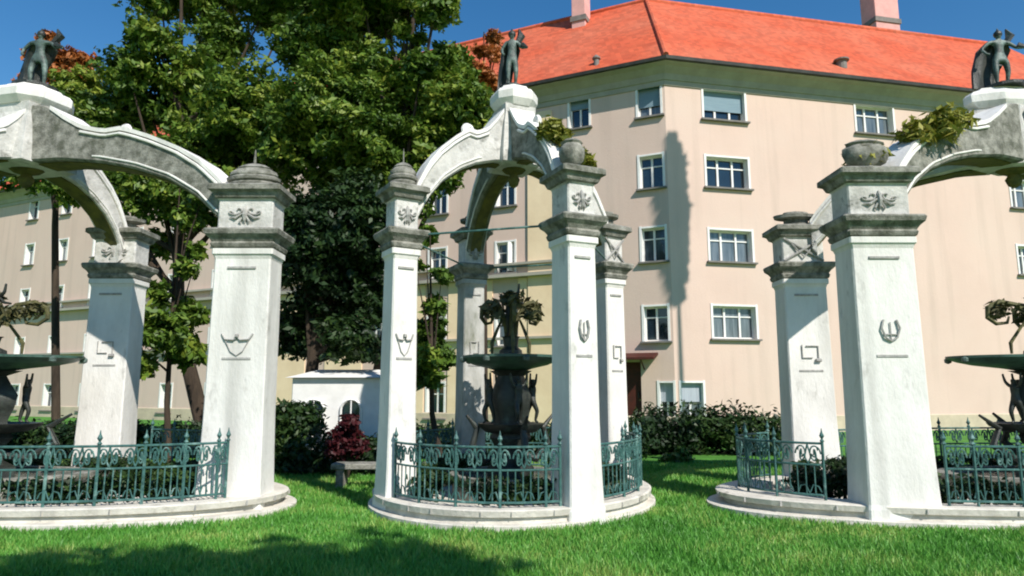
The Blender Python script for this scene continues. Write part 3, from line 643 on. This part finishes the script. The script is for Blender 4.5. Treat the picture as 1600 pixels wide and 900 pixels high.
def fountain(c, label, sx=1.0, group='bronze fountains under the arches'):
    root = empty('bronze_fountain', c, label, 'fountain', group)
    a = MB(); a.smooth = True; a.lathe(c, [(1.0, .09), (1.0, .34), (1.05, .37), (1.05, .42), (.92, .42), (.9, .3), (.5, .28), (.0001, .28)], 40, sx=sx * .9, sy=.9); a.build('pool_rim', M['stone_dark'], root)
    MB().lathe(c, [(.82 , .36), (.0001, .362)], 40, sx=sx, sy=.95).build('pool_water', M['water'], root)
    st = MB(); st.smooth = True
    st.lathe(c, [(.34, .28), (.34, .5), (.24, .6), (.23, .8), (.30, .95), (.26, 1.05), (.24, 1.2), (.28, 1.4), (.30, 1.6), (.23, 1.8), (.2, 1.9), (.32, 1.98)], 20, sx=sx, wob=lambda t: .06 * math.cos(6 * t)); st.build('stem', M['bronze'], root)
    lb = MB(); lb.smooth = True; lb.lathe(c, [(.2, 1.0), (.4, 1.04), (.50, 1.12), (.52, 1.17), (.47, 1.17), (.36, 1.09), (.1, 1.08)], 32, sx=sx); lb.build('lower_bowl', M['bronze'], root)
    ub = MB(); ub.smooth = True
    ub.lathe(c, [(.12, 1.94), (.36, 2.02), (.58, 2.07), (.70, 2.12), (.755, 2.16), (.78, 2.175), (.78, 2.21), (.75, 2.215), (.70, 2.17), (.50, 2.13), (.1, 2.12)], 48, sx=sx); bowl = ub.build('upper_basin', M['copper'], root)
    for k in range(8):
        t = 2 * math.pi * k / 8 + .3; q = c + Vector((.77 * sx * math.cos(t), .77 * math.sin(t), 2.15)); MB().lathe(q, [(.01, -.05), (.05, -.03), (.055, .02), (.02, .05)], 10).build('spout', M['bronze_green'], bowl)
    for k in range(4):
        t = math.pi / 2 * k + .35; d = Vector((math.cos(t) * sx, math.sin(t), 0)); q = c + d * .36
        J, E = figure_joints(.72, [ARM_UP, ARM_UPL], stride=.1); ca, sa = math.cos(t + math.pi / 2), math.sin(t + math.pi / 2)
        J = [((x * ca - y * sa, x * sa + y * ca, z), tuple(v * 1.15 for v in r) if isinstance(r, tuple) else r * 1.15) for (x, y, z), r in J]
        skin_figure('putto', J, E, M['bronze'], root, q + Vector((0, 0, 1.16)))
        b = MB(); b.tube([c + d * .18 + Vector((0, 0, .7)), c + d * .42 + Vector((0, 0, .62)), c + d * .62 + Vector((0, 0, .85)), c + d * .55 + Vector((0, 0, 1.1)), c + d * .72 + Vector((0, 0, 1.3))], [.06, .07, .06, .05, .02], 8); b.build('dolphin_scroll', M['bronze'], root)
    # upper group: pedestal, standing child figure, arching scroll branches
    MB().lathe(c, [(.2, 2.08), (.18, 2.3), (.11, 2.36), (.13, 2.5), (.15, 2.52)], 14, sx=sx).build('pedestal', M['bronze'], root)
    J, E = figure_joints(.78, [ARM_UP, ARM_OUT]); J = [((x * sx, y, z), tuple(v * 1.2 for v in r) if isinstance(r, tuple) else r * 1.2) for (x, y, z), r in J]
    skin_figure('child_figure', J, E, M['bronze'], root, c + Vector((0, 0, 2.52)))
    lf = leaf_pts([(tuple(c + Vector((.36 * sx * math.cos(q), .36 * math.sin(q), 2.95 + .1 * math.sin(q * 3)))), .16) for q in np.linspace(0, 5.6, 8)] + [(tuple(c + Vector((.1 * math.cos(q), .1 * math.sin(q), 3.15))), .13) for q in (0, 2, 4)], 600, .085, 1.8, .1); tris_obj('bronze_leafwork', lf, 4, M['olive'], root)['kind'] = 'stuff'
    for k in range(4):
        t = math.pi / 2 * k + .12; d = Vector((math.cos(t) * sx, math.sin(t), 0)); b = MB()
        b.tube([c + d * r_ + Vector((0, 0, z)) for r_, z in ((.06, 2.45), (.10, 2.8), (.22, 3.03), (.36, 3.08), (.46, 2.98), (.47, 2.82), (.40, 2.72), (.31, 2.74), (.29, 2.84))], [.035, .035, .04, .04, .04, .035, .03, .025, .015], 7)
        b.tube([c + d * r_ + Vector((0, 0, z)) for r_, z in ((.12, 2.85), (.22, 2.62), (.30, 2.42), (.30, 2.25))], [.015, .025, .03, .02], 6)
        b.build('scroll_branch', M['olive'], root)
    return root

PI = math.pi
for cfg, sp, names in (
    (centre, [(.15, PI / 2 - .15), (PI / 2 + .15, PI - .15), (PI + .15, 1.5 * PI - .15), (1.5 * PI + .15, 2 * PI - .15)],
     ['teal iron railing bowing out right of the tall central front pillar', 'teal iron railing at the back right of the central fountain', 'teal iron railing at the back left of the central fountain', 'teal scrollwork railing across the front between the two front pillars of the central pavilion']),
    (left, [(.2, PI / 2 - .2), (PI / 2 + .2, PI - .2), (PI + .2, 1.5 * PI - .2), (1.5 * PI + .2, 2 * PI - .2)],
     ['teal iron railing behind the broad pillar of the left pavilion', None, None, 'teal iron railing along the front of the left pavilion up to its broad pillar']),
    (right, [(.2, PI / 2 - .2), (PI / 2 + .2, PI - .2), (PI + .2, 1.5 * PI - .2), (1.5 * PI + .2, 2 * PI - .2)],
     ['teal iron railing curving round the left end of the right pavilion', 'teal iron railing across the back of the right pavilion', None, 'teal iron railing along the front of the right pavilion, right of its front pillar'])):
    root, ring = pavilion(cfg)
    s2 = [s for s, n_ in zip(sp, names) if n_]; railing(cfg, ring, s2, [n_ for n_ in names if n_])
fountain(Vector((-.02, 10.7, 0)), 'dark green bronze fountain with wide basin under the central pavilion')
fountain(Vector((-8.4, 10.7, 0)), 'wide dark bronze fountain cut by the left edge of the view', 2.0)
fountain(Vector((8.5, 10.7, 0)), 'wide dark bronze fountain cut by the right edge of the view', 2.0)
statue(Vector((.0, 10.7, 6.665)), 'greenish bronze figure with a cloak standing on top of the central pavilion')
statue(Vector((-8.02, 10.7, 6.665)), 'bronze figure on the left pavilion, at the left edge before an orange tree', 1.7)
statue(Vector((8.28, 10.7, 6.665)), 'bronze figure on the right pavilion, at the right edge beside the roof', 1.7)

# ---------------------------------------------------------------- trees and plants
def tree(base, clumps, n, size, leaf, label, cat='tree', trunk_r=.22, name='broadleaf_tree', group=None, gap=.35):
    base = Vector(base); root = empty(name, base, label, cat, group); tm = MB(); tm.smooth = True
    cen = sum((Vector(c[0]) for c in clumps), Vector()) / len(clumps); top = Vector((cen.x, cen.y, max(c[0][2] for c in clumps)))
    fork = base.lerp(Vector((cen.x, cen.y, min(c[0][2] for c in clumps))), .6); 
    tm.tube([base + Vector((0, 0, -.1)), base + Vector((0, 0, .3)), fork, fork.lerp(top, .5), top], [trunk_r * 1.5, trunk_r, trunk_r * .75, trunk_r * .45, trunk_r * .12], 10)
    tm.build('trunk', M['bark'], root)
    for c in clumps:
        e = Vector(c[0]); lowz = min(e.z - .3, fork.z + (top.z - fork.z) * .6 * random.random()); t = max(0, (lowz - fork.z) / max(.1, top.z - fork.z)); s = fork.lerp(top, min(.9, t))
        MB().tube([s, s.lerp(e, .5) + Vector((0, 0, .25 * c[1])), e], [trunk_r * .38, trunk_r * .22, trunk_r * .06], 6).build('limb', M['bark'], root)
    tris_obj('crown', leaf_pts(clumps, n, size, gap=gap), 4, leaf, root)
    return root
def cl(L, Y, dY=1.2): return [(tuple(P(px, py, Y + (random.random() - .5) * 2 * dY)), r * Y / F, *rest) for px, py, r, *rest in L]

G = 'trees between the pavilions and the building'
tree(P(575, 607, 17) * Vector((1, 1, 0)) if False else (P(575, 607, 17).x, 17, 0),
     cl([(560, -30, 75), (640, -20, 70), (680, 10, 34), (590, 20, 50), (570, 110, 55), (620, 170, 62), (700, 165, 52), (560, 200, 70), (660, 230, 62), (735, 195, 40), (715, 125, 28), (600, 260, 60), (545, 290, 60), (520, 60, 60), (505, 160, 65), (640, 300, 40), (690, 270, 34), (745, 165, 30), (640, 122, 30), (600, 330, 30), (680, 20, 30), (600, -10, 50), (640, 88, 20), (655, 62, 12), (630, 50, 16), (690, 118, 26), (665, 140, 34), (715, 90, 22), (735, 185, 26), (690, 85, 22), (725, 118, 24), (660, 100, 24), (740, 150, 22)], 17),
     105000, .115, M['leaf_main'], 'big green broadleaf tree filling the sky left of the central statue', group=G, trunk_r=.24, gap=.22)
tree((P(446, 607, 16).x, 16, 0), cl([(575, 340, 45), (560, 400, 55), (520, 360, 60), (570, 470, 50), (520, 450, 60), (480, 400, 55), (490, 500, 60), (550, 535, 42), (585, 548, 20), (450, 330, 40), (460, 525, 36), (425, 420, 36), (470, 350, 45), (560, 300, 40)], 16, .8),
     46000, .11, M['leaf_dark'], 'dark shaded tree between the broad left pillar and the central pavilion', group=G, gap=.12)  # shade below the crowns is put into this tree's dark leaf colour
tree((P(330, 607, 18).x, 18, 0), cl([(250, -20, 60), (330, -25, 75), (420, 0, 60), (470, -20, 60), (350, 60, 45), (480, 70, 50), (240, 60, 40), (300, 130, 70), (390, 170, 72), (460, 210, 70), (230, 160, 62), (170, 190, 50), (330, 220, 62), (410, 270, 50), (130, 140, 42), (260, 240, 40), (200, 110, 40), (30, 265, 36), (110, 290, 34), (170, 280, 30), (230, 300, 44), (290, 330, 40), (330, 300, 50), (380, 330, 40), (60, 250, 40), (250, 380, 26), (20, 190, 36), (100, 190, 40)], 18),
     110000, .12, M['leaf_main'], 'broad green tree rising behind the arch of the left pavilion', group=G, trunk_r=.22, gap=.22)
tree((P(688, 607, 15).x, 15, 0), cl([(672, 520, 26), (662, 560, 24), (680, 480, 18), (640, 585, 22), (690, 560, 22), (665, 370, 20, .6), (650, 420, 16, .6), (690, 430, 15, .6), (675, 590, 18)], 15, .5),
     9000, .12, M['leaf_main'], 'small green tree seen between the two left pillars of the central pavilion', group=G, trunk_r=.08)
tree((P(270, 607, 15.5).x, 15.5, 0), cl([(255, 520, 38), (290, 545, 34), (230, 500, 30), (300, 490, 28), (220, 560, 30), (290, 420, 20, .5), (310, 390, 18, .5), (240, 460, 24), (200, 520, 24), (290, 340, 22, .6), (320, 300, 30)], 15.5, .5),
     9000, .13, M['leaf_main'], 'small green tree seen through the arch of the left pavilion', group=G, trunk_r=.08)
tree((P(757, 607, 20).x, 20, 0), cl([(755, 115, 24), (742, 145, 22), (766, 88, 17), (772, 128, 16), (771, 58, 13), (748, 82, 14), (776, 75, 12), (735, 120, 14), (730, 160, 20), (760, 160, 18)], 20, .5),
     9500, .09, M['leaf_autumn'], 'orange autumn tree just left of the central bronze figure', group='orange autumn trees', trunk_r=.12, gap=.5)
tree((P(95, 607, 20).x, 20, 0), cl([(90, 105, 36), (115, 125, 32), (70, 90, 24), (60, 140, 30), (130, 95, 20), (75, 62, 14)], 20, .5),
     12000, .10, M['leaf_autumn'], 'orange autumn tree near the left edge behind the left pavilion', group='orange autumn trees', trunk_r=.12, gap=.5)
# tree behind the photographer whose shade falls on the near lawn
tree((4.6, -2.6, 0), [((3.2 + .9 * i, -2.35 + .25 * j, 9 + .3 * i * j), 1.25) for i in (-1.6, -.6, .5, 1.5) for j in (-1, 1)], 16000, .22, M['leaf_main'], 'tree standing out of view behind the photographer, shading the near lawn', trunk_r=.2)

def shrub(name, base, clumps, n, size, leaf, label, group=None):
    base = Vector(base); root = empty(name, base, label, 'shrub' if name != 'hedge' else 'hedge', group); st = MB()
    for c in clumps[:12]: st.tube([base if name != 'border_plant' else Vector(c[0]) - Vector((0, 0, .25)), Vector(c[0])], [.03, .01], 5)
    st.build('stem', M['bark'], root); tris_obj('foliage', leaf_pts(clumps, n, size, gap=.15), 4, leaf, root)
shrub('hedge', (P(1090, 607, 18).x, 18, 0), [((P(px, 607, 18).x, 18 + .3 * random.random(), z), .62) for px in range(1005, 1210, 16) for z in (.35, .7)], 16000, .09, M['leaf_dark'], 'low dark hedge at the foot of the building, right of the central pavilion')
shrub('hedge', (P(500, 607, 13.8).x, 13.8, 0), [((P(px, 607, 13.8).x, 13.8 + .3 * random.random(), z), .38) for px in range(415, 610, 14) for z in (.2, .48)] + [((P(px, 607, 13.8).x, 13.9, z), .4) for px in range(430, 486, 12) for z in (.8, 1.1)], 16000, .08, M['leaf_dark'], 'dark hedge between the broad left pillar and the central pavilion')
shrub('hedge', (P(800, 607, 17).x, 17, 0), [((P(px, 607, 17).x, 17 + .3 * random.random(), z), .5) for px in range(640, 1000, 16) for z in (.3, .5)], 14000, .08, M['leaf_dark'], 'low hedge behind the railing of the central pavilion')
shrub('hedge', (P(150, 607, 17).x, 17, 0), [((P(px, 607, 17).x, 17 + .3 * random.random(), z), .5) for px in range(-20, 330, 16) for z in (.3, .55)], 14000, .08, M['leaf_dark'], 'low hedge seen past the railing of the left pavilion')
shrub('shrub', (P(547, 607, 13).x, 13, 0), cl([(540, 680, 22), (555, 695, 20), (548, 660, 14), (530, 700, 20)], 13, .2), 2600, .07, M['leaf_red'], 'dark red leaved shrub left of the central pavilion')
shrub('shrub', (P(1054, 607, 16).x, 16, 0), cl([(1048, 722, 14), (1066, 716, 14), (1030, 735, 12)], 16, .2), 2000, .08, M['leaf_main'], 'light green bush in front of the building corner')
for (c_, A_, B_), lb in zip(PAV, ('dark green planting round the pool inside the central railing', 'dark green planting inside the left pavilion railing', 'dark green planting inside the right pavilion railing')):
    cs_ = []
    for q in np.linspace(0, 2 * PI, 40 if c_[0] == .03 else 64, endpoint=False):
        v = (A_ * math.cos(q) + B_ * math.sin(q)) * .84; cs_.append(((c_[0] + v.x, c_[1] + v.y, .30 + .14 * random.random()), .22))
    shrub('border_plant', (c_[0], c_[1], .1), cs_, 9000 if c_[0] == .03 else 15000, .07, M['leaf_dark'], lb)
# plants rooted in the pillar tops and the arch
def sprout(base, spots, n, lb, size=.07):
    root = empty('wild_plant', base, lb, 'plant', 'plants growing out of the stonework'); st = MB()
    for c, r in spots: st.tube([base, Vector(c)], [.012, .006], 5)
    st.build('stem', M['olive'], root); tris_obj('foliage', leaf_pts([(c, r) for c, r in spots], n, size, 2.2, gap=.1), 4, M['leaf_yellow'], root)
sprout(P(872, 240, 9.3), [(P(860, 203, 9.3), .17), (P(880, 214, 9.3), .15), (P(850, 208, 9.4), .11)], 900, 'yellow-green plant sprouting on the arch left of the front pillar urn')
sprout(P(912, 268, 9.15), [(P(915, 255, 9.15), .13), (P(908, 240, 9.15), .09), (P(918, 268, 9.1), .08)], 500, 'yellow-green tuft growing right of the urn on the central front pillar')
sprout(P(1440, 215, 9.3), [(P(1470, 195, 9.3), .3), (P(1430, 212, 9.3), .25), (P(1500, 190, 9.4), .18)], 1500, 'spreading yellow-green plant on the arch of the right pavilion')
sprout(P(1345, 268, 9.05), [(P(1345, 248, 9.05), .2), (P(1365, 240, 9.05), .16)], 800, 'yellow-green tuft on the left of the right pavilion front pillar top')
# small dark lantern hook on the back right pillar
q = P(938, 300, 11.5)

# ---------------------------------------------------------------- white garden house
gh = empty('garden_house', (P(520, 607, 14.8).x, 14.8, 0), 'small white garden house behind the hedge left of the central pavilion', 'building')
xa, xb = P(456, 607, 14.8).x, P(600, 607, 14.8).x; zt = P(520, 590, 14.8).z
hl = MB(); hl.box(((xa + xb) / 2, 15.8, zt / 2), (1, 0, 0), (0, 1, 0), (0, 0, 1), (xb - xa) / 2, 1.0, zt / 2, .02); hl.build('wall', M['white'], gh)
rf = MB(); m_ = (xa + xb) / 2; rf.add([(xa - .12, 14.68, zt), (xb + .12, 14.68, zt), (xb + .12, 16.9, zt), (xa - .12, 16.9, zt), (xa + .3, 15.8, zt + .2), (xb - .3, 15.8, zt + .2)], [(0, 1, 5, 4), (1, 2, 5), (2, 3, 4, 5), (3, 0, 4), (3, 2, 1, 0)]); rf.build('roof', M['white'], gh)
for px in (492, 550):
    x = P(px, 607, 14.8).x; ar = MB(); wv = .22
    pts = [(-wv, .5), (wv, .5), (wv, 1.25)] + [(wv * math.cos(t), 1.25 + wv * math.sin(t)) for t in np.linspace(.3, PI - .3, 7)] + [(-wv, 1.25)]
    ar.loft([[Vector((x + a, y, b)) for a, b in pts] for y in (14.83, 14.77)]); wnd = ar.build('window', M['glass'], gh)
    fm = MB(); fm.tube([(x + a, 14.76, b) for a, b in pts] + [(x - wv, 14.76, .5)], .03, 4); fm.tube([(x, 14.75, .5), (x, 14.75, 1.45)], .018, 4); fm.tube([(x - wv, 14.75, 1.0), (x + wv, 14.75, 1.0)], .018, 4); fm.build('frame', M['white'], wnd)
# low pale stone bench on the grass, left of the central plinth
bn = empty('stone_bench', (P(570, 607, 12).x, 12, 0), 'low grey stone bench on the grass left of the central pavilion', 'bench')
bx = P(570, 607, 12).x
MB().box((bx, 12, .38), (1, 0, 0), (0, 1, 0), (0, 0, 1), .5, .2, .05, .015).build('seat', M['stone_dark'], bn)
for s_ in (-.35, .35): MB().box((bx + s_, 12, .165), (1, 0, 0), (0, 1, 0), (0, 0, 1), .07, .16, .165, .01).build('leg', M['stone_dark'], bn)
# slim poplar shape, unseen, added to cast the shade on the building corner
tt = 13.5; bx, by = CX.x + .45 + math.sin(SAZ) * tt, CX.y - .2 - math.cos(SAZ) * tt; up = tt * math.tan(SEL)
pc = [((bx + .06 * math.sin(z * 3), by, z + up), r_ * .66) for z, r_ in ((5.6, .35), (6.4, .5), (7.3, .62), (8.2, .7), (9.1, .72), (10.0, .7), (10.8, .6), (11.5, .42), (12.0, .25))]
tree((bx, by, 0), pc, 26000, .2, M['leaf_dark'], 'unseen slim poplar shape added right of view to shade the building corner', name='shadow_poplar', trunk_r=.16, gap=.05)
